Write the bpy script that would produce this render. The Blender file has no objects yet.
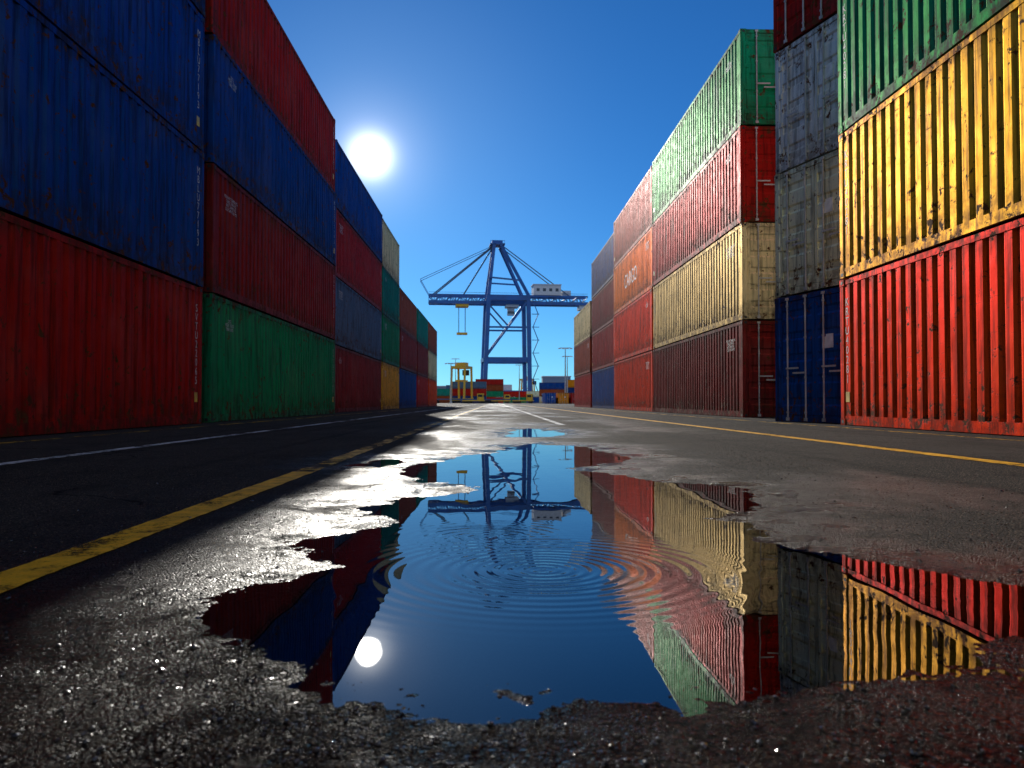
import bpy, math, random
import numpy as np
from mathutils import Vector, Matrix
random.seed(7); np.random.seed(7)
sc = bpy.context.scene
sc.view_settings.view_transform='Standard'; sc.view_settings.look='None'; sc.view_settings.exposure=0
COL = sc.collection
R = math.radians

# ------------------------------------------------------------ node helpers
class NT:
    def __init__(s, tree): s.t=tree; s.n=tree.nodes; s.l=tree.links
    def new(s, typ, **kw):
        nd=s.n.new(typ)
        for k,v in kw.items(): setattr(nd,k,v)
        return nd
    def link(s,a,b): s.l.new(a,b)
    def setin(s,sock,v):
        if hasattr(v,'is_output') or isinstance(v,bpy.types.NodeSocket): s.link(v,sock)
        else: sock.default_value=v
    def math(s,op,a,b=None,c=None,clamp=False):
        nd=s.new('ShaderNodeMath',operation=op); nd.use_clamp=clamp
        s.setin(nd.inputs[0],a)
        if b is not None: s.setin(nd.inputs[1],b)
        if c is not None: s.setin(nd.inputs[2],c)
        return nd.outputs[0]
    def vmath(s,op,a,b=None,scale=None):
        nd=s.new('ShaderNodeVectorMath',operation=op)
        s.setin(nd.inputs[0],a)
        if b is not None: s.setin(nd.inputs[1],b)
        if scale is not None: s.setin(nd.inputs['Scale'],scale)
        return nd.outputs['Value'] if op in('DOT_PRODUCT','LENGTH','DISTANCE') else nd.outputs[0]
    def mix(s,f,a,b,mode='MIX'):
        nd=s.new('ShaderNodeMix',data_type='RGBA',blend_type=mode)
        s.setin(nd.inputs[0],f); s.setin(nd.inputs[6],a); s.setin(nd.inputs[7],b)
        return nd.outputs[2]
    def noise(s,vec,scale,detail=3,rough=.55,dist=0):
        nd=s.new('ShaderNodeTexNoise'); s.link(vec,nd.inputs['Vector'])
        nd.inputs['Scale'].default_value=scale; nd.inputs['Detail'].default_value=detail
        nd.inputs['Roughness'].default_value=rough; nd.inputs['Distortion'].default_value=dist
        return nd.outputs['Fac']
    def ramp(s,v,a,b,lo=0.,hi=1.):
        nd=s.new('ShaderNodeMapRange'); nd.interpolation_type='SMOOTHSTEP'
        s.setin(nd.inputs[0],v); nd.inputs[1].default_value=a; nd.inputs[2].default_value=b
        nd.inputs[3].default_value=lo; nd.inputs[4].default_value=hi
        return nd.outputs[0]
    def scale(s,vec,sc):
        nd=s.new('ShaderNodeMapping'); s.link(vec,nd.inputs['Vector']); nd.inputs['Scale'].default_value=sc
        return nd.outputs[0]
    def bump(s,h,strength=1,dist=.01,normal=None):
        nd=s.new('ShaderNodeBump'); s.link(h,nd.inputs['Height'])
        nd.inputs['Strength'].default_value=strength; nd.inputs['Distance'].default_value=dist
        if normal is not None: s.link(normal,nd.inputs['Normal'])
        return nd.outputs[0]

def newmat(name):
    m=bpy.data.materials.new(name); m.use_nodes=True
    t=NT(m.node_tree); b=m.node_tree.nodes['Principled BSDF']
    return m,t,b

def simple(name,col,rough=.5,metal=0,var=.25,nscale=3):
    m,t,b=newmat(name)
    P=t.new('ShaderNodeTexCoord').outputs['Object']
    n=t.noise(P,nscale,3)
    c=t.mix(t.ramp(n,.3,.7),(*[v*(1-var) for v in col],1),(*[min(1,v*(1+var)) for v in col],1))
    t.link(c,b.inputs['Base Color'])
    t.link(t.ramp(n,.2,.8,max(.05,rough-.1),min(1,rough+.12)),b.inputs['Roughness'])
    b.inputs['Metallic'].default_value=metal
    return m

# ------------------------------------------------------------ container paint
def paint_mat():
    m,t,b=newmat('container_paint')
    oi=t.new('ShaderNodeObjectInfo'); tc=t.new('ShaderNodeTexCoord')
    rnd=oi.outputs['Random']; oc=oi.outputs['Color']
    off=t.vmath('SCALE',(37.,91.,53.),scale=rnd)
    O=tc.outputs['Object']
    P=t.vmath('ADD',O,off)
    sep=t.new('ShaderNodeSeparateXYZ'); t.link(O,sep.inputs[0]); z=sep.outputs[2]
    fade=t.noise(P,.7,4,.6)
    grey=t.mix(.35,oc,(.44,.38,.30,1))
    c=t.mix(t.ramp(fade,.42,.72,0,.26),oc,grey)
    st=t.noise(t.scale(P,(7,7,.45)),1.6,5,.65)
    c=t.mix(t.ramp(st,.46,.64,0,.66),c,t.mix(.8,oc,(.02,.013,.010,1)))
    low=t.ramp(z,.0,.85,1,0); hi=t.ramp(z,2.2,2.6,0,1)
    edge=t.math('MAXIMUM',low,hi)
    dn=t.noise(P,4,5,.7)
    dm=t.math('MULTIPLY',edge,t.ramp(dn,.35,.62))
    c=t.mix(t.math('MULTIPLY',dm,.62),c,(.05,.030,.018,1))
    rv=t.math('ADD',t.noise(P,5.5,7,.72,.3),t.math('MULTIPLY',edge,.06))
    rust=t.ramp(rv,.595,.635)
    scr=t.ramp(t.noise(t.scale(P,(6,.5,9)),2.3,6,.75),.635,.66)
    rust=t.math('MAXIMUM',rust,t.math('MULTIPLY',scr,.8))
    rc=t.mix(dn,(.035,.014,.007,1),(.19,.075,.03,1))
    c=t.mix(rust,c,rc)
    t.link(c,b.inputs['Base Color']); t.link(c,b.inputs['Specular Tint'])
    t.link(t.math('MULTIPLY',t.math('SUBTRACT',1.,rust),.42),b.inputs['Metallic'])
    b.inputs['Specular IOR Level'].default_value=.04
    r=t.math('ADD',t.ramp(dn,.2,.8,.44,.62),t.math('MULTIPLY',rust,.25))
    t.link(r,b.inputs['Roughness'])
    hgt=t.math('ADD',t.math('MULTIPLY',t.noise(P,1.5,2,.5),.02),t.math('MULTIPLY',t.noise(P,30,3,.6),.0012))
    hgt=t.math('SUBTRACT',hgt,t.math('MULTIPLY',rust,.0008))
    t.link(t.bump(hgt,.8,1.0),b.inputs['Normal'])
    return m
M_PAINT=paint_mat()
M_ROD=simple('galvanised_rod',(.50,.47,.42),.55,.1)
M_DARK=simple('rubber_and_underside',(.02,.02,.02),.7)
M_WOOD=simple('plate_white',(.75,.74,.7),.5)
M_YEL=simple('yellow_label',(.75,.5,.03),.5)

# ------------------------------------------------------------ mesh builder
class MB:
    def __init__(s): s.v=[]; s.f=[]; s.m=[]; s.smooth=[]
    def add(s,vs,fs,mat=0,sm=False):
        o=len(s.v); s.v+= [tuple(x) for x in vs]
        for f in fs: s.f.append(tuple(i+o for i in f)); s.m.append(mat); s.smooth.append(sm)
    def box(s,lo,hi,mat=0):
        x0,y0,z0=lo;x1,y1,z1=hi
        s.add([(x0,y0,z0),(x1,y0,z0),(x1,y1,z0),(x0,y1,z0),(x0,y0,z1),(x1,y0,z1),(x1,y1,z1),(x0,y1,z1)],
              [(0,3,2,1),(4,5,6,7),(0,1,5,4),(1,2,6,5),(2,3,7,6),(3,0,4,7)],mat)
    def cbox(s,lo,hi,c=.012,mat=0):
        x0,y0,z0=lo;x1,y1,z1=hi
        p=[(x0+c,y0),(x1-c,y0),(x1,y0+c),(x1,y1-c),(x1-c,y1),(x0+c,y1),(x0,y1-c),(x0,y0+c)]
        vs=[(a,b_,z0) for a,b_ in p]+[(a,b_,z1) for a,b_ in p]
        fs=[tuple(range(7,-1,-1)),tuple(range(8,16))]+[(i,(i+1)%8,(i+1)%8+8,i+8) for i in range(8)]
        s.add(vs,fs,mat)
    def beam(s,p1,p2,w,h=None,mat=0):
        h=h or w; p1=Vector(p1);p2=Vector(p2); d=(p2-p1).normalized()
        up=Vector((0,0,1)) if abs(d.z)<.95 else Vector((0,1,0))
        a=d.cross(up).normalized()*w/2; b=a.cross(d).normalized()*h/2
        vs=[p1-a-b,p1+a-b,p1+a+b,p1-a+b,p2-a-b,p2+a-b,p2+a+b,p2-a+b]
        s.add(vs,[(0,3,2,1),(4,5,6,7),(0,1,5,4),(1,2,6,5),(2,3,7,6),(3,0,4,7)],mat)
    def cyl(s,p1,p2,r,mat=0,n=8,r2=None):
        r2=r if r2 is None else r2
        p1=Vector(p1);p2=Vector(p2); d=(p2-p1).normalized()
        up=Vector((0,0,1)) if abs(d.z)<.9 else Vector((1,0,0))
        a=d.cross(up).normalized(); b=a.cross(d)
        vs=[p1+(a*math.cos(2*math.pi*i/n)+b*math.sin(2*math.pi*i/n))*r for i in range(n)]+\
           [p2+(a*math.cos(2*math.pi*i/n)+b*math.sin(2*math.pi*i/n))*r2 for i in range(n)]
        s.add(vs,[(i,(i+1)%n,(i+1)%n+n,i+n) for i in range(n)],mat,True)
        s.add(vs[:n],[tuple(range(n-1,-1,-1))],mat); s.add(vs[n:],[tuple(range(n))],mat)
    def mesh(s,name,mats):
        me=bpy.data.meshes.new(name); me.from_pydata(s.v,[],s.f)
        for mm in mats: me.materials.append(mm)
        me.polygons.foreach_set('material_index',s.m); me.polygons.foreach_set('use_smooth',s.smooth)
        me.update(); return me

def obj(name,me,loc=(0,0,0),rot=(0,0,0),parent=None):
    o=bpy.data.objects.new(name,me); COL.objects.link(o); o.location=loc; o.rotation_euler=rot
    if parent: o.parent=parent
    return o

# ------------------------------------------------------------ shipping container
W=1.219; H=2.59
def corr(lo,hi,depth=.026,outer=.135,sl=.05,inner=.050,flat=.22):
    pts=[(lo,0.)]; s=lo+flat; end=hi-flat
    pitch=outer+2*sl+inner; n=max(1,int((end-s+outer)/pitch)); k=(end-s)/(n*pitch-outer)
    pts.append((s,0.))
    for i in range(n):
        pts+= [(s+sl*k,depth),(s+(sl+inner)*k,depth),(s+(2*sl+inner)*k,0.)]
        s+=(2*sl+inner)*k
        if i<n-1: s+=outer*k; pts.append((s,0.))
    pts.append((hi,0.)); return pts
CACHE={}
def container_mesh(L):
    L=round(L,2)
    if L in CACHE: return CACHE[L]
    b=MB(); h=L/2; pw=.15
    for sx in(-1,1):
        for sy in(-1,1):
            x0,x1=sorted((sx*W,sx*(W-pw))); y0,y1=sorted((sy*h,sy*(h-pw)))
            b.cbox((x0,y0,.118),(x1,y1,H-.118),.015)
            e=.004
            x0,x1=sorted((sx*(W+e),sx*(W-.165))); y0,y1=sorted((sy*(h+e),sy*(h-.178)))
            b.cbox((x0,y0,0),(x1,y1,.118),.01); b.cbox((x0,y0,H-.118),(x1,y1,H),.01)
            for zz in(.06,H-.06):
                xo=sx*(W+e); xa,xb=sorted((xo,xo+sx*.002))
                b.box((xa,sy*(h-.09)-.04,zz-.026),(xb,sy*(h-.09)+.04,zz+.026),2)
                yo=sy*(h+e); ya,yb=sorted((yo,yo+sy*.002))
                b.box((sx*(W-.085)-.03,ya,zz-.028),(sx*(W-.085)+.03,yb,zz+.028),2)
        x0,x1=sorted((sx*(W-.006),sx*(W-.07)))
        b.box((x0,-h+.178,.012),(x1,h-.178,.165)); b.box((x0,-h+.178,H-.1),(x1,h-.178,H-.012))
        pr=corr(-h+pw-.002,h-pw+.002); n=len(pr)
        vs=[(sx*(W-.012-d),s_,.163) for s_,d in pr]+[(sx*(W-.012-d),s_,H-.098) for s_,d in pr]
        fs=[(i,i+1,i+1+n,i+n) if sx>0 else (i+1,i,i+n,i+1+n) for i in range(n-1)]
        b.add(vs,fs)
    pr=corr(-h+pw,h-pw,.02,.12,.04,.12,.3); n=len(pr)
    vs=[(-W+.06,s_,H-.022-d) for s_,d in pr]+[(W-.06,s_,H-.022-d) for s_,d in pr]
    b.add(vs,[(i,i+n,i+1+n,i+1) for i in range(n-1)])
    b.box((-W+.072,-h+.05,.10),(W-.072,h-.05,.15),2)
    for i in range(int(L/.9)):
        y=-h+.5+i*.9
        if y<h-.3: b.box((-W+.072,y,.03),(W-.072,y+.05,.098),2)
    for sy in(-1,1):
        y0,y1=sorted((sy*(h-.005),sy*(h-.075)))
        b.box((-W+.166,y0,.012),(W-.166,y1,.14)); b.box((-W+.166,y0,H-.11),(W-.166,y1,H-.012))
    pr=corr(-W+pw-.002,W-pw+.002,.035,.1,.05,.09,.08); n=len(pr)
    vs=[(s_,h-.02-d,.138) for s_,d in pr]+[(s_,h-.02-d,H-.108) for s_,d in pr]
    b.add(vs,[(i+1,i,i+n,i+1+n) for i in range(n-1)])
    yd=-h+.028
    b.box((-W+pw,yd+.02,.14),(W-pw,yd+.04,H-.11),2)
    for sx in(-1,1):
        xa,xb=sorted((sx*.008,sx*(W-pw-.006)))
        z0,z1=.15,H-.12
        fw=.07
        b.box((xa,yd-.014,z0),(xa+fw,yd+.019,z1)); b.box((xb-fw,yd-.014,z0),(xb,yd+.019,z1))
        b.box((xa+fw,yd-.012,z0),(xb-fw,yd+.019,z0+fw)); b.box((xa+fw,yd-.012,z1-fw),(xb-fw,yd+.019,z1))
        lo,hi=z0+fw,z1-fw; pr=corr(lo,hi,.020,.24,.04,.10,.1); n=len(pr)
        vs=[(xa+fw,yd-.009+d,s_) for s_,d in pr]+[(xb-fw,yd-.009+d,s_) for s_,d in pr]
        b.add(vs,[(i,i+n,i+1+n,i+1) for i in range(n-1)])
        for fx in(.26,.78):
            x=xa+(xb-xa)*fx
            b.cyl((x,yd-.040,.1),(x,yd-.040,H-.07),.018,1,8)
            for zz in(.2,.9,1.7,2.38):
                b.box((x-.04,yd-.03,zz-.025),(x+.04,yd-.015,zz+.025),0)
                b.box((x-.022,yd-.060,zz-.02),(x+.022,yd-.031,zz+.02),1)
            b.box((x-.04,yd-.062,.03),(x+.04,yd-.034,.095),1)
            b.box((x-.04,yd-.062,H-.09),(x+.04,yd-.034,H-.04),1)
            if fx<.5: b.box((x-.02,yd-.072,1.08),(x+.36,yd-.059,1.115),1)
            else: b.box((x-.36,yd-.072,.98),(x+.02,yd-.059,1.015),1)
        for zz in(.35,1.0,1.6,2.2):
            xh=sx*(W-pw-.005); b.box((xh-.06,yd-.034,zz-.05),(xh+.06,yd-.015,zz+.05))
    b.box((.22,yd-.018,1.45),(.52,yd-.0095,1.72),3)
    me=b.mesh('container_%.1fm'%L,[M_PAINT,M_ROD,M_DARK,M_WOOD])
    CACHE[L]=me; return me

def text_mesh(body,size,mat):
    cu=bpy.data.curves.new('t','FONT'); cu.body=body; cu.size=size; cu.align_x='CENTER'; cu.align_y='TOP'; cu.space_line=.85; cu.resolution_u=3
    o=bpy.data.objects.new('t',cu); COL.objects.link(o)
    dg=bpy.context.evaluated_depsgraph_get(); dg.update()
    me=bpy.data.meshes.new_from_object(o.evaluated_get(dg)); bpy.data.objects.remove(o)
    me.materials.clear(); me.materials.append(mat); return me
m_,t_,b_=newmat('stencil_white')
P_=t_.new('ShaderNodeTexCoord').outputs['Object']
t_.link(t_.mix(t_.ramp(t_.noise(P_,20,5),.35,.6),(.4,.39,.36,1),(.85,.84,.8,1)),b_.inputs['Base Color']); b_.inputs['Roughness'].default_value=.6
M_STEN=m_
M_INK=simple('stencil_dark',(.05,.04,.06),.6)
TXT=[text_mesh('\n'.join(s),.20,M_STEN) for s in('KRTU40281','MBLU77193','SVTU22065')]
TXT2=[text_mesh(s,.10,M_STEN) for s in('MAX.WT 30480 KG\nTARE 3790 KG\nNET 26690 KG\nCU.CAP 67.6 M3','22G1\nMGW 32500\nTARE 3680')]
BIG=text_mesh('CARGO',1.0,M_INK)
bl=MB(); bl.box((-.07,-.09,0),(.07,.09,.002)); LABEL=bl.mesh('label',[M_YEL])

C={'red':(.62,.02,.012),'crimson':(.50,.02,.014),'maroon':(.30,.022,.018),'blue':(.008,.085,.33),'navy':(.01,.045,.18),
   'steel':(.09,.18,.28),'green':(.01,.33,.13),'teal':(.005,.30,.21),'yellow':(.92,.52,.035),'tan':(.85,.66,.34),
   'orange':(.98,.30,.008),'vermil':(.97,.095,.006),'beige':(.97,.84,.52),'white':(.97,.90,.72),'brown':(.42,.085,.025)}
def place(X,y0,L,tier,col,side,flip=False,rotz=0,centre=None,mark=True):
    cx=(-X-W) if side<0 else (X+W)
    loc=(cx+random.uniform(-.02,.02),y0+L/2+random.uniform(-.03,.03),tier*(H+.022)+.01)
    if centre: loc=(centre[0],centre[1],tier*(H+.022)+.01)
    o=obj('shipping_container',container_mesh(L),loc,(0,0,rotz+(math.pi if flip else 0)))
    c=C[col]; k=random.uniform(.88,1.12); o.color=(min(c[0]*k,.97),min(c[1]*k,.97),c[2]*k,1)
    if mark and centre is None:
        f=-1 if flip else 1
        s=-side*f
        rz=R(90) if s>0 else R(-90)
        for(me,yy,zz) in((random.choice(TXT),L/2-.27,H-.32),(random.choice(TXT2),-L/2+1.1,H-.42)):
            if random.random()<.85:
                obj('marking',me,(s*(W-.009),yy*f,zz),(R(90),0,rz),o)
        if random.random()<.5:
            obj('label',LABEL,(s*(W-.010),(L/2-.27)*f,.5),(R(90),0,rz),o)
        if col=='orange': obj('marking',BIG,(s*(W-.009),0,1.75),(R(90),0,rz),o)
    return o
def stack(X,y0,L,cols,side,flip=False):
    for i,c in enumerate(cols): place(X,y0,L,i,c,side,flip)

stack(5.6,-9.6,12.19,['blue','maroon','navy','blue'],-1,True)
stack(5.6,3.0,12.19,['crimson','blue','blue','navy'],-1,True)
stack(5.66,15.8,12.15,['green','maroon','blue','crimson'],-1,True)
stack(6.05,29.95,12.19,['maroon','steel','crimson','blue'],-1,True)
stack(6.1,42.9,7.4,['yellow','green','teal','tan'],-1,True)
stack(6.1,51.0,10.5,['blue','maroon','brown'],-1,True)
stack(6.1,62.2,9.6,['red','maroon','teal'],-1,True)
stack(6.1,72.6,10.2,['vermil','tan','brown'],-1,True)
stack(6.2,-10.7,12.19,['blue','tan','red','green'],1)
stack(6.2,1.8,12.19,['vermil','yellow','green','teal'],1)
p0=Vector((5.92,16.48)); dv=Vector((.72,-2.33)).normalized(); p1=p0+dv*2.438; mid=(p0+p1)/2; nrm=Vector((dv.y,-dv.x))
cen=mid-nrm*6.095
rz=math.atan2(nrm.y,nrm.x)+math.pi/2
for i,c in enumerate(['blue','beige','white','crimson']):
    place(0,0,12.19,i,c,1,rotz=rz,centre=(cen.x+random.uniform(-.03,.03),cen.y))
stack(6.58,20.8,11.8,['maroon','tan','crimson','green'],1)
stack(6.62,33.0,10.7,['vermil','vermil','orange','brown'],1)
stack(7.0,44.6,12.19,['blue','crimson','maroon','navy'],1)
stack(6.95,57.4,11.6,['red','brown','tan'],1)
keys=list(C)
for side,X0 in((-1,8.9),(1,9.75)):
    y=36 if side>0 else -9
    while y<72:
        n=random.choice([2,3,3])
        for i in range(n): place(X0,y,12.19,i,random.choice(keys),side,mark=False)
        y+=12.7
for(xa,xb,Y,n0,n) in((-28,-10,285,2,3),(-34,-4,345,2,4),(14,36,345,2,3),(24,50,262,1,3),(-46,-28,262,2,3),(-9,4,355,1,2),(17,30,300,2,3)):
    x=xa
    while x<xb:
        for i in range(random.randint(n0,n)):
            place(0,0,12.19,i,random.choice(keys),1,rotz=R(90),centre=(x+6,Y),mark=False)
        x+=12.8
for x in(13,16,19,22,25):
    for i in range(random.randint(1,2)): place(0,0,12.19,i,random.choice(keys),1,centre=(x,190),mark=False)

# ------------------------------------------------------------ numpy noise + ground heights
tab=np.random.rand(512,512)
def vn(x,y,s,seed=0):
    x=x/s+seed*17.3; y=y/s+seed*31.7
    xi=np.floor(x).astype(np.int64); yi=np.floor(y).astype(np.int64); fx=x-xi; fy=y-yi
    fx=fx*fx*(3-2*fx); fy=fy*fy*(3-2*fy)
    g=lambda a,b_: tab[a%512,b_%512]
    return (g(xi,yi)*(1-fx)+g(xi+1,yi)*fx)*(1-fy)+(g(xi,yi+1)*(1-fx)+g(xi+1,yi+1)*fx)*fy-.5
POLYS=[[(-.512,1.39),(-.60,1.554),(-.547,1.76),(-.49,2.03),(-.53,2.40),(-.409,2.80),(-.535,3.12),(-.416,3.45),(-.12,3.80),(-.35,4.24),
 (-.58,4.87),(-.40,5.7),(.02,6.7),(.38,7.9),(.92,7.4),(1.02,5.9),(.50,4.95),(.80,4.3),(1.15,3.72),(1.13,3.2),(.76,2.85),(.90,2.32),
 (.97,2.1),(1.22,1.78),(1.15,1.42),(.88,1.30),(.70,1.22),(.58,1.14),(.37,1.10),(.27,1.03),(.14,1.05),(.0,1.10),(-.14,1.15),(-.28,1.13),(-.45,1.25)],
 [(.12,9.3),(.75,9.5),(.95,11),(.55,12.6),(.2,11)],[(-.95,5.2),(-.7,5.0),(-.62,5.5),(-.8,5.8)]]
def sdist(x,y):
    out=np.full(x.shape,9.)
    for P in POLYS:
        d=np.full(x.shape,1e9); ins=np.zeros(x.shape,bool); n=len(P)
        for i in range(n):
            ax,ay=P[i]; bx,by=P[(i+1)%n]; ex,ey=bx-ax,by-ay
            tt=np.clip(((x-ax)*ex+(y-ay)*ey)/(ex*ex+ey*ey),0,1)
            d=np.minimum(d,(x-ax-tt*ex)**2+(y-ay-tt*ey)**2)
            c=((ay>y)!=(by>y))&(x<(bx-ax)*(y-ay)/((by-ay) if by!=ay else 1e-9)+ax); ins^=c
        d=np.sqrt(d); out=np.minimum(out,np.where(ins,-d,d))
    return out
def height(x,y):
    x=np.asarray(x,float); y=np.asarray(y,float)
    near=(np.abs(x)<4)&(y>-.5)&(y<15)
    sd=np.full(x.shape,3.)
    if near.any(): sd[near]=sdist(x[near],y[near])
    sd=sd+vn(x,y,.32,1)*.17+vn(x,y,.11,2)*.10+vn(x,y,.04,3)*.05
    fadeo=np.clip(1.4-np.hypot(x,y)/12,0,1)
    z=np.where(sd<0,np.clip(sd*.085,-.014,0),np.clip(sd*.030,0,.008))
    n=vn(x,y,.012,4)*.0024+vn(x,y,.028,5)*.0010+vn(x,y,.12,6)*.0018
    z=z+n*fadeo+.0004
    return z,sd
def geo(a,b_,step,ratio):
    out=[a]; s=step
    sg=1 if b_>a else -1
    while (out[-1]-b_)*sg<0: s*=ratio; out.append(out[-1]+sg*s)
    return out
xs=np.arange(-1.45,1.75,.0055)
xs=np.concatenate([np.array(geo(xs[0],-4000,.0055,1.08))[1:][::-1],xs,np.array(geo(xs[-1],4000,.0055,1.08))[1:]])
ys=[.74]
while ys[-1]<13: ys.append(ys[-1]*1.0052)
ys=np.concatenate([np.array(geo(.74,-4000,.006,1.12))[1:][::-1],np.array(ys),np.array(geo(ys[-1],4000,.06,1.05))[1:]])
GX,GY=np.meshgrid(xs,ys); nx,ny=len(xs),len(ys)
Z,SD=height(GX,GY)
co=np.stack([GX,GY,Z],-1).reshape(-1,3).astype(np.float32)
idx=(np.arange(ny-1)[:,None]*nx+np.arange(nx-1)[None,:])
quads=np.stack([idx,idx+1,idx+1+nx,idx+nx],-1).reshape(-1)
me=bpy.data.meshes.new('ground'); nq=(nx-1)*(ny-1)
me.vertices.add(len(co)); me.vertices.foreach_set('co',co.ravel())
me.loops.add(nq*4); me.loops.foreach_set('vertex_index',quads.astype(np.int32))
me.polygons.add(nq); me.polygons.foreach_set('loop_start',np.arange(0,nq*4,4,dtype=np.int32))
me.polygons.foreach_set('use_smooth',np.ones(nq,bool))
me.update(calc_edges=True)
at=me.attributes.new('shore','FLOAT','POINT'); at.data.foreach_set('value',SD.ravel().astype(np.float32))
ground=obj('asphalt_ground',me)

# asphalt
m,t,b=newmat('asphalt')
P=t.new('ShaderNodeTexCoord').outputs['Object']
sd=t.new('ShaderNodeAttribute',attribute_name='shore').outputs['Fac']
v=t.new('ShaderNodeTexVoronoi',feature='F1'); t.link(P,v.inputs['Vector']); v.inputs['Scale'].default_value=165
v2=t.new('ShaderNodeTexVoronoi',feature='F1'); t.link(P,v2.inputs['Vector']); v2.inputs['Scale'].default_value=360
sepc=t.new('ShaderNodeSeparateColor'); t.link(v.outputs['Color'],sepc.inputs[0])
agg=t.mix(sepc.outputs[0],(.030,.028,.026,1),(.14,.125,.108,1))
agg=t.mix(t.ramp(sepc.outputs[1],.86,.92),agg,(.32,.25,.17,1))
agg=t.mix(t.ramp(v.outputs['Distance'],.35,.75),agg,(.016,.015,.015,1))
big=t.noise(P,.35,4,.6); med=t.noise(P,2.2,5,.65)
c=t.mix(t.ramp(big,.35,.65,0,.6),agg,t.mix(.5,agg,(.14,.125,.108,1)))
c=t.mix(t.ramp(med,.5,.72,0,.5),c,(.035,.032,.030,1))
stt=t.noise(t.scale(P,(2.4,.03,1)),1,4,.6)
c=t.mix(t.ramp(stt,.5,.68,0,.5),c,(.028,.026,.025,1))
nz=t.new('ShaderNodeTexNoise'); t.link(P,nz.inputs['Vector']); nz.inputs['Scale'].default_value=1.3; nz.inputs['Detail'].default_value=4
wp=t.vmath('ADD',P,t.vmath('SCALE',nz.outputs['Color'],scale=.9))
vc=t.new('ShaderNodeTexVoronoi',feature='DISTANCE_TO_EDGE'); t.link(wp,vc.inputs['Vector']); vc.inputs['Scale'].default_value=.33
crack=t.ramp(vc.outputs['Distance'],.0,.006,1,0)
crack=t.math('MULTIPLY',crack,t.ramp(big,.46,.54))
c=t.mix(t.math('MULTIPLY',crack,.85),c,(.008,.008,.008,1))
# wetness
wetn=t.noise(P,2.3,5,.7,.4)
shore=t.ramp(sd,.0,.95,1,0)
patch=t.ramp(t.noise(t.scale(P,(1,.35,1)),.55,5,.6,.3),.45,.58)
sx=t.new('ShaderNodeSeparateXYZ'); t.link(P,sx.inputs[0])
lane=t.math('MULTIPLY',t.ramp(sx.outputs[0],-1.9,-.9),t.ramp(sx.outputs[0],1.2,4.5,1,0))
front=t.ramp(sx.outputs[1],1.3,2.9,1,0)
wet=t.math('MAXIMUM',t.math('MULTIPLY',shore,t.ramp(wetn,.32,.56)),t.math('MULTIPLY',t.math('MULTIPLY',patch,.7),lane))
wet=t.math('MAXIMUM',wet,t.math('MULTIPLY',front,t.ramp(wetn,.25,.5,.75,1)))
c=t.mix(wet,c,t.mix(1,c,(.14,.118,.10,1),'MULTIPLY'))
t.link(c,b.inputs['Base Color'])
rwet=t.ramp(med,.42,.62,.10,.28)
rwet=t.math('MULTIPLY',rwet,t.math('MULTIPLY_ADD',front,-.35,1.))
mr=t.new('ShaderNodeMix'); t.link(wet,mr.inputs[0]); mr.inputs[2].default_value=.85; t.link(rwet,mr.inputs[3])
t.link(mr.outputs[0],b.inputs['Roughness'])
spec=t.math('MULTIPLY',t.ramp(wet,0,1,.05,.10),t.ramp(sepc.outputs[2],.15,.95,.25,1.75))
t.link(spec,b.inputs['Specular IOR Level'])
dd=v.outputs['Distance']; h1=t.math('SUBTRACT',1.,t.math('MULTIPLY',t.math('MULTIPLY',dd,dd),1.6))
e2=v2.outputs['Distance']; h3_=t.math('SUBTRACT',1.,t.math('MULTIPLY',e2,e2))
h2=t.math('ADD',t.math('MULTIPLY',h1,t.math('MULTIPLY_ADD',sepc.outputs[2],.9,.4)),t.math('MULTIPLY',h3_,.3))
h2=t.math('SUBTRACT',h2,t.math('MULTIPLY',crack,1.5))
t.link(t.bump(h2,1.,.011),b.inputs['Normal'])
ground.data.materials.append(m)

# water
m,t,b=newmat('puddle_water'); t.n.remove(b)
out=t.n['Material Output']
geo_=t.new('ShaderNodeNewGeometry'); P=geo_.outputs['Position']
def ring(cx,cy,lam,amp,r0,sig,off=0):
    d=t.vmath('SUBTRACT',P,(cx,cy,0)); rr=t.vmath('LENGTH',d); dr=t.vmath('NORMALIZE',d)
    ph=t.math('SINE',t.math('MULTIPLY_ADD',rr,2*math.pi/lam,off))
    e=t.math('DIVIDE',t.math('SUBTRACT',rr,r0),sig); e=t.math('EXPONENT',t.math('MULTIPLY',t.math('MULTIPLY',e,e),-1.))
    return t.vmath('SCALE',dr,scale=t.math('MULTIPLY',t.math('MULTIPLY',ph,e),amp))
s1=ring(.12,1.98,.036,.070,.10,.15)
s2=ring(.12,1.98,.044,.036,.32,.15,1.)
s3=ring(-.03,2.45,.045,.030,.08,.16)
nz=t.new('ShaderNodeTexNoise'); t.link(t.scale(P,(1,.6,1)),nz.inputs['Vector']); nz.inputs['Scale'].default_value=8; nz.inputs['Detail'].default_value=2
s4=t.vmath('SCALE',t.vmath('SUBTRACT',nz.outputs['Color'],(.5,.5,.5)),scale=.008)
S=t.vmath('ADD',t.vmath('ADD',s1,s2),t.vmath('ADD',s3,s4))
S=t.vmath('MULTIPLY',S,(1,1,0))
Nn=t.vmath('NORMALIZE',t.vmath('ADD',S,(0,0,1)))
fr=t.new('ShaderNodeFresnel'); fr.inputs['IOR'].default_value=1.75; t.link(Nn,fr.inputs['Normal'])
gl=t.new('ShaderNodeBsdfGlossy'); gl.inputs['Roughness'].default_value=.0; t.link(Nn,gl.inputs['Normal'])
tr=t.new('ShaderNodeBsdfTransparent'); tr.inputs['Color'].default_value=(.6,.52,.43,1)
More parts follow.
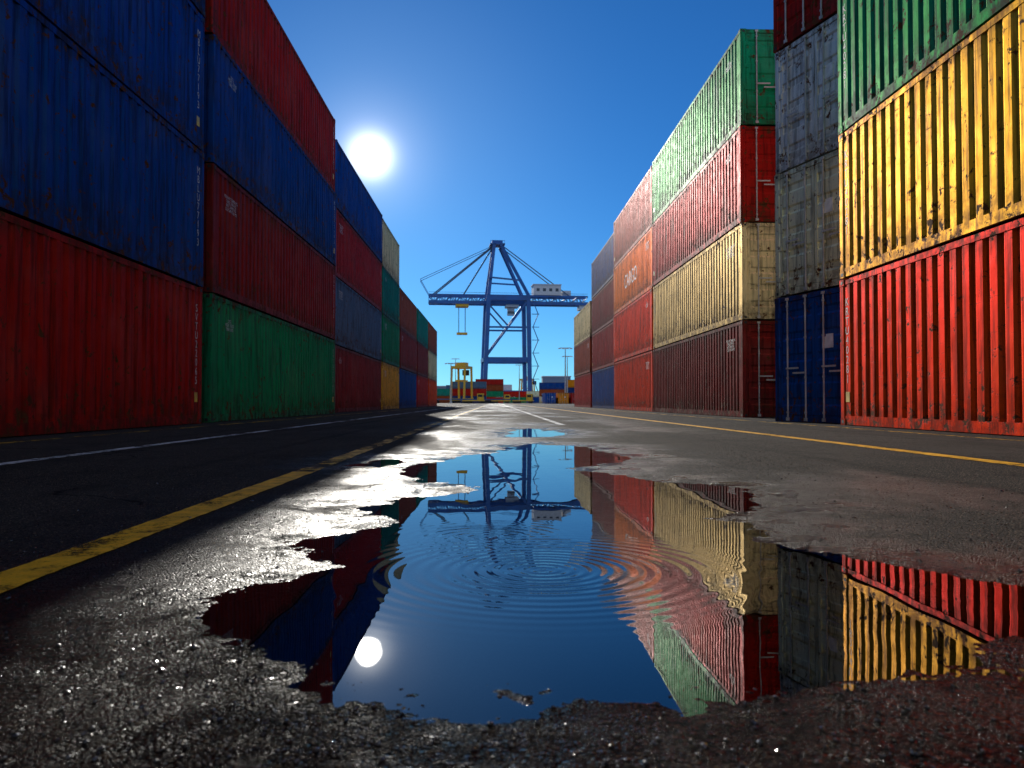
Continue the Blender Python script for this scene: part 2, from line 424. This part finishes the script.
mx=t.new('ShaderNodeMixShader'); t.link(fr.outputs[0],mx.inputs[0]); t.link(tr.outputs[0],mx.inputs[1]); t.link(gl.outputs[0],mx.inputs[2])
t.link(mx.outputs[0],out.inputs['Surface'])
wb=MB(); wb.add([(-1.35,.8,0),(1.7,.8,0),(1.7,13.2,0),(-1.35,13.2,0)],[(0,1,2,3)])
obj('puddle_water',wb.mesh('puddle_water',[m]))

# road markings
def marking_mat(name,col,wear):
    m,t,b=newmat(name)
    P=t.new('ShaderNodeTexCoord').outputs['Object']
    n=t.noise(P,9,6,.75); n2=t.noise(P,1.1,3,.6); n3=t.noise(P,120,2,.6)
    w=t.math('ADD',t.math('ADD',t.math('MULTIPLY',n,.6),t.math('MULTIPLY',n2,.55)),t.math('MULTIPLY',n3,.35))
    a=t.ramp(w,wear-.06,wear+.06,1,0)
    t.link(t.mix(t.ramp(n,.35,.65),col,(*[v*.55 for v in col[:3]],1)),b.inputs['Base Color'])
    t.link(a,b.inputs['Alpha']); b.inputs['Roughness'].default_value=.6; b.inputs['Specular IOR Level'].default_value=.2
    t.link(t.bump(t.noise(P,90,3,.7),.7,.003),b.inputs['Normal'])
    return m
MY=marking_mat('yellow_road_paint',(.97,.50,.01,1),.85)
MY2=marking_mat('yellow_road_paint_worn',(.80,.45,.03,1),.74)
MW=marking_mat('white_road_paint',(.7,.7,.66,1),.77)
def strip(x,w,y0,y1,mat):
    yy=[y0]
    while yy[-1]<y1: yy.append(yy[-1]+max(.03,.012*abs(yy[-1])))
    yy=np.array(yy); k=6; xx=np.linspace(-w/2,w/2,k)
    X=np.full_like(yy,x)[:,None]+xx[None,:]; Y=np.repeat(yy[:,None],k,1)
    z,_=height(X,Y); z=z+.004
    vs=np.stack([X,Y,z],-1).reshape(-1,3).tolist()
    fs=[(j*k+i,j*k+i+1,(j+1)*k+i+1,(j+1)*k+i) for j in range(len(yy)-1) for i in range(k-1)]
    me=bpy.data.meshes.new('road_marking'); me.from_pydata(vs,[],fs); me.materials.append(mat); me.update()
    return obj('road_marking',me)
strip(-1.12,.125,-6,4.6,MY); strip(-1.12,.125,4.6,90,MY2)
strip(-3.25,.12,-6,140,MW); strip(-4.9,.12,-6,140,MY2)
strip(3.42,.15,-6,160,MY); strip(5.55,.12,-6,140,MY2)
strip(1.2,.12,14,120,MW)

def gravel():
    import bmesh
    bm=bmesh.new(); bmesh.ops.create_icosphere(bm,subdivisions=1,radius=1)
    bv=np.array([v_.co[:] for v_ in bm.verts]); bf=[[q.index for q in f.verts] for f in bm.faces]; bm.free()
    N=6500; px=np.random.uniform(-1.8,2.4,N); py=.8+np.random.rand(N)**2.2*6
    z,s=height(px,py); V=[];F=[]
    for i in range(N):
        if s[i]<-.04: continue
        r=random.uniform(.0012,.0036)*(1 if random.random()<.96 else 1.7)
        q=bv*(1+.3*(np.random.rand(len(bv),1)-.5))*np.array([r*random.uniform(.8,1.5),r*random.uniform(.8,1.5),r*.7])
        a=random.random()*6.28; ca,sa=math.cos(a),math.sin(a)
        q=np.stack([q[:,0]*ca-q[:,1]*sa,q[:,0]*sa+q[:,1]*ca,q[:,2]],1)+np.array([px[i],py[i],z[i]+r*.35])
        o=len(V); V+=q.tolist(); F+=[[k+o for k in f] for f in bf]
    me=bpy.data.meshes.new('loose_gravel'); me.from_pydata(V,[],F)
    me.materials.append(simple('wet_stone',(.06,.048,.036),.14,0,.6,60)); me.update(); obj('loose_gravel',me)
gravel()

# ------------------------------------------------------------ ship-to-shore gantry crane
M_CB=simple('crane_blue',(.02,.12,.38),.45,0,.2,.2)
M_CW=simple('crane_white',(.65,.66,.66),.5)
M_CY=simple('crane_yellow',(.9,.45,.02),.5)
M_GR=simple('steel_cable',(.06,.10,.18),.5)
M_GLS=simple('dark_glass',(.02,.03,.04),.1)
g=MB()
for yy in(-9,9):
    g.beam((-10.5,yy,3),(-8.6,yy,50),1.9,1.9); g.beam((10.5,yy,3),(9.8,yy,50),1.9,1.9)
    g.beam((-8.6,yy,50),(-5.6,yy*.35,74),1.5); g.beam((9.8,yy,50),(-2.2,yy*.35,74),1.3)
    g.beam((-8.4,yy,58),(7,yy*.8,57),.7)
    g.beam((-10.3,yy,20),(10.3,yy,20),1.5,2.2)
    g.beam((-8.7,yy,48.5),(9.8,yy,48.5),1.6,2.2)
    g.beam((-10,yy,21),(9.6,yy,47.5),.9); g.beam((-9.2,yy,35),(10,yy,35),.8)
    g.beam((-10.4,yy,5),(10.4,yy,5),1.2,1.5)
    g.beam((-9,yy,46),(.0,yy,36),.7)
    for xx in(-10.5,10.5):
        g.box((xx-4.6,yy-1.2,1.7),(xx+4.6,yy+1.2,4.2),2)
        for k in range(5):
            g.cyl((xx-3+k*1.5,yy-.5,.6),(xx-3+k*1.5,yy+.5,.6),.6,2,10)
        g.box((xx-3.3,yy-.7,.9),(xx+3.3,yy+.7,1.75),2)
    for k in range(7):
        z0=5+k*6; x0=11.8 if k%2 else 14.2; x1=14.2 if k%2 else 11.8
        if yy<0: g.beam((x0,yy-1.4,z0),(x1,yy-1.4,z0+6),.35); g.box((11.3,yy-2,z0+5.9),(14.7,yy-.8,z0+6.1)); 
for xx,zz in((-10.4,20),(10.4,20),(-8.7,48.5),(9.8,48.5),(-10.4,5),(10.4,5)):
    g.beam((xx,-9,zz),(xx,9,zz),1.3,1.8)
g.beam((-5.6,-4,74),(-5.6,4,74),1.4); g.beam((-2.2,-4,74),(-2.2,4,74),1.2)
g.box((-7.5,-4,74.3),(-.5,4,74.9)); g.box((-6.5,-2.5,74.9),(-1.5,2.5,76.5),0)
for a in(-7.3,-4,-.7): g.beam((a,-3.8,74.9),(a,-3.8,76.2),.15)
g.beam((-7.3,-3.8,76.2),(-.7,-3.8,76.2),.15)
for yy in(-3.2,3.2):
    g.beam((-36,yy,47.0),(39,yy,47.0),.9,1.5); g.beam((-36,yy,50.3),(39,yy,50.3),.7,.8)
    x=-36; k=0
    while x<38.9:
        g.beam((x,yy,47.2 if k%2 else 50.3),(x+2.5,yy,50.3 if k%2 else 47.2),.4); g.beam((x,yy,47.2),(x,yy,50.3),.3); x+=2.5;k+=1
    g.beam((-36,yy,51.6),(39,yy,51.6),.14)
    for(xe,ze,w) in((-34,50.6,.5),(-20,50.6,.45)): g.beam((-5.4,yy*.8,74.5),(xe,yy,ze),w,mat=3)
    for(xe,ze,w) in((30,50.6,.4),): g.beam((-2.4,yy*.8,74.5),(xe,yy,ze),w,mat=3)
    g.beam((-5.6,yy,74),(-40,yy,57.5),.22,mat=3); g.beam((-40,yy,57.5),(-36,yy,50.5),.25)
for x in range(-36,40,5): g.beam((x,-3.2,47),(x,3.2,47),.5)
g.box((13,-4,50.8),(26,4,55.6),1); g.box((12.7,-4.3,55.6),(26.3,4.3,55.95),1); g.box((27,-2.5,50.8),(31,2.5,53.2),1)
for k in range(4): g.box((14.4+k*3,-4.05,52.6),(15.8+k*3,-3.98,54),4)
g.box((35,-3,44.2),(39,3,46.2),1); g.box((0,-3.4,45.0),(6,3.4,46.2),1)
g.box((1,-1.5,41.4),(4.2,1.5,44.9),1); g.box((.9,-1.55,42),(4.3,1.55,43.2),4)
for a in(-22,-19): 
    for yy in(-1.5,1.5): g.cyl((a,yy,33),(a,yy,46.2),.12,3,6)
g.box((-23.5,-3.2,45),(-17.5,3.2,46.2),2)
g.box((-23,-1.5,32),(-18,1.5,33),2)
g.box((-4,-1.6,5.8),(3,1.6,8.6),1)
obj('gantry_crane',g.mesh('gantry_crane',[M_CB,M_CW,M_CY,M_GR,M_GLS]),(4.9,372,0),(0,0,R(5)))

g=MB()
for yy in(-2.4,2.4):
    for xx in(-4,4): g.beam((xx,yy,1.2),(xx*.8,yy,12.2),.6)
    g.beam((-3.5,yy,12.3),(3.5,yy,12.3),.7,.9); g.beam((-4.6,yy,1.3),(4.6,yy,1.3),.7,.9)
    for k in range(4): g.cyl((-4+k*2.6,yy-.25,.6),(-4+k*2.6,yy+.25,.6),.6,1,12)
for xx in(-3.3,3.3): g.beam((xx,-2.4,12.3),(xx,2.4,12.3),.6,.8)
g.box((-1.6,-1.9,12.7),(1.6,1.9,14)); g.box((3.4,-1,9.7),(5,1,11.6),1)
g.box((-3,-1.2,7.4),(3,1.2,8)); 
for xx in(-2.5,2.5): g.cyl((xx,0,8),(xx,0,12),.08,1,6)
sm=g.mesh('straddle_carrier',[M_CY,M_DARK])
obj('straddle_carrier',sm,(-11.5,272,0),(0,0,R(72))); obj('straddle_carrier',sm,(17,420,0),(0,0,R(-15))); obj('straddle_carrier',sm,(-1,480,0),(0,0,R(40)))
def tractor(x,y,rz,col):
    g=MB()
    g.box((-1.2,-3,.7),(1.2,3.4,1.0)); g.cbox((-1.15,-2.9,1.02),(.2,-1.0,2.9),.15); g.box((-1.0,-2.93,1.9),(.1,-2.88,2.6),1)
    g.box((-1.17,-2.6,1.9),(-1.145,-1.3,2.6),1)
    for yy in(-2.1,1.6,2.8):
        for xx in(-1,1): g.cyl((xx-.18,yy,.52),(xx+.18,yy,.52),.52,1,14)
    g.box((-1.2,2.0,1.05),(1.2,14,1.4),2)
    for yy in(11.2,12.6):
        for xx in(-1,1): g.cyl((xx-.18,yy,.5),(xx+.18,yy,.5),.5,1,14)
    obj('terminal_tractor',g.mesh('terminal_tractor',[col,M_DARK,M_GR]),(x,y,0),(0,0,rz))
tractor(-6,230,R(80),M_CY); tractor(17,235,R(-70),M_CW); tractor(9,245,R(75),M_CY); tractor(2,262,R(100),M_CY)
def building(x,y,w,d,h,mat,name):
    g=MB(); g.box((-w/2,-d/2,0),(w/2,d/2,h)); g.box((-w/2-.3,-d/2-.3,h),(w/2+.3,d/2+.3,h+.5),2)
    n=int(w/3)
    for r_ in range(max(1,int(h/3.4))):
        for k in range(n):
            xx=-w/2+1+k*(w-1.4)/n; g.box((xx,-d/2-.05,1.1+r_*3.3),(xx+1.5,-d/2+.02,2.5+r_*3.3),1)
    obj(name,g.mesh(name,[mat,M_GLS,M_CW]),(x,y,0))
building(31,400,14,10,13,simple('cladding_c',(.2,.27,.36),.6),'terminal_office_building'); building(48,450,40,20,12,simple('cladding',(.2,.26,.33),.6),'warehouse_building')
building(-40,500,60,20,10,simple('cladding_b',(.22,.25,.30),.6),'warehouse_building')
def mast(x,y,h):
    g=MB(); g.cyl((0,0,0),(0,0,h),.22,0,10,.1); g.box((-.35,-.35,0),(.35,.35,.5))
    g.beam((-1.4,0,h),(1.4,0,h),.15)
    for a in(-1.4,-.5,.5,1.4): g.box((a-.3,-.35,h-.25),(a+.3,.25,h-.05),1)
    obj('street_lamp',g.mesh('street_lamp',[M_ROD,M_CW]),(x,y,0))
mast(17.0,190,13.5); mast(-12,215,11); mast(23,250,15); mast(10.2,330,16); mast(-16,320,18)

# ------------------------------------------------------------ camera, sun, sky
F=788.
cam=bpy.data.cameras.new('camera'); co_=bpy.data.objects.new('camera',cam); COL.objects.link(co_)
cam.sensor_width=36; cam.lens=F/1024*36; cam.clip_start=.02; cam.clip_end=9000
co_.location=(0,0,.42); co_.rotation_euler=(R(90+1.31),0,R(-1.24)); sc.camera=co_
cam.dof.use_dof=True; cam.dof.focus_distance=5; cam.dof.aperture_fstop=7
sd_=Vector((-125,788,247)).normalized()
el=math.asin(sd_.z); az=math.atan2(sd_.x,sd_.y)
sl=bpy.data.lights.new('sun','SUN'); sl.energy=5; sl.angle=R(.5); sl.color=(1,.95,.86)
so=bpy.data.objects.new('sun',sl); COL.objects.link(so); so.rotation_euler=sd_.to_track_quat('Z','Y').to_euler(); so.location=(-20,80,60)
w=bpy.data.worlds.new('World'); sc.world=w; w.use_nodes=True; t=NT(w.node_tree)
bg=w.node_tree.nodes['Background']; outw=w.node_tree.nodes['World Output']
sky=t.new('ShaderNodeTexSky',sky_type='NISHITA'); sky.sun_disc=False; sky.sun_elevation=el; sky.sun_rotation=az
sky.air_density=.9; sky.dust_density=.1; sky.ozone_density=4.0
tint=t.mix(1,sky.outputs[0],(.22,.76,1.28,1),'MULTIPLY')
t.link(tint,bg.inputs['Color']); bg.inputs['Strength'].default_value=.075
dirn=t.vmath('NORMALIZE',t.new('ShaderNodeTexCoord').outputs['Generated'])
d=t.math('MAXIMUM',t.vmath('DOT_PRODUCT',dirn,tuple(sd_)),0.)
disc=t.math('MULTIPLY',t.ramp(d,math.cos(R(1.0)),math.cos(R(.3))),30)
h1=t.math('MULTIPLY',t.math('POWER',d,4200.),2.2)
h2=t.math('MULTIPLY',t.math('POWER',d,600.),.26)
h3=t.math('MULTIPLY',t.math('POWER',d,60.),.07)
s=t.math('ADD',t.math('ADD',disc,h1),t.math('ADD',h2,h3))
bg2=t.new('ShaderNodeBackground'); bg2.inputs['Color'].default_value=(1,.96,.88,1); t.link(s,bg2.inputs['Strength'])
sp=t.new('ShaderNodeSeparateXYZ'); t.link(dirn,sp.inputs[0])
# thin haze near the horizon
hz=t.math('POWER',t.math('SUBTRACT',1.,t.math('MINIMUM',t.math('ABSOLUTE',sp.outputs[2]),1.)),11.)
bg4=t.new('ShaderNodeBackground'); bg4.inputs['Color'].default_value=(.75,.9,1,1); t.link(t.math('MULTIPLY',hz,.17),bg4.inputs['Strength'])
# unseen cloud glow added behind the camera as fill light for shaded faces
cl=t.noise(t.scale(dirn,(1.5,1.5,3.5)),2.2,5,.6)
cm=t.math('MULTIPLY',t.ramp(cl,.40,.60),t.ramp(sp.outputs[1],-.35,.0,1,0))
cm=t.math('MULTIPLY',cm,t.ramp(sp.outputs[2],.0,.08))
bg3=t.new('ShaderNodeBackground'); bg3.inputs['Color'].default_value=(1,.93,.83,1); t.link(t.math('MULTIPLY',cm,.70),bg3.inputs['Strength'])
ad=t.new('ShaderNodeAddShader'); t.link(bg.outputs[0],ad.inputs[0]); t.link(bg2.outputs[0],ad.inputs[1])
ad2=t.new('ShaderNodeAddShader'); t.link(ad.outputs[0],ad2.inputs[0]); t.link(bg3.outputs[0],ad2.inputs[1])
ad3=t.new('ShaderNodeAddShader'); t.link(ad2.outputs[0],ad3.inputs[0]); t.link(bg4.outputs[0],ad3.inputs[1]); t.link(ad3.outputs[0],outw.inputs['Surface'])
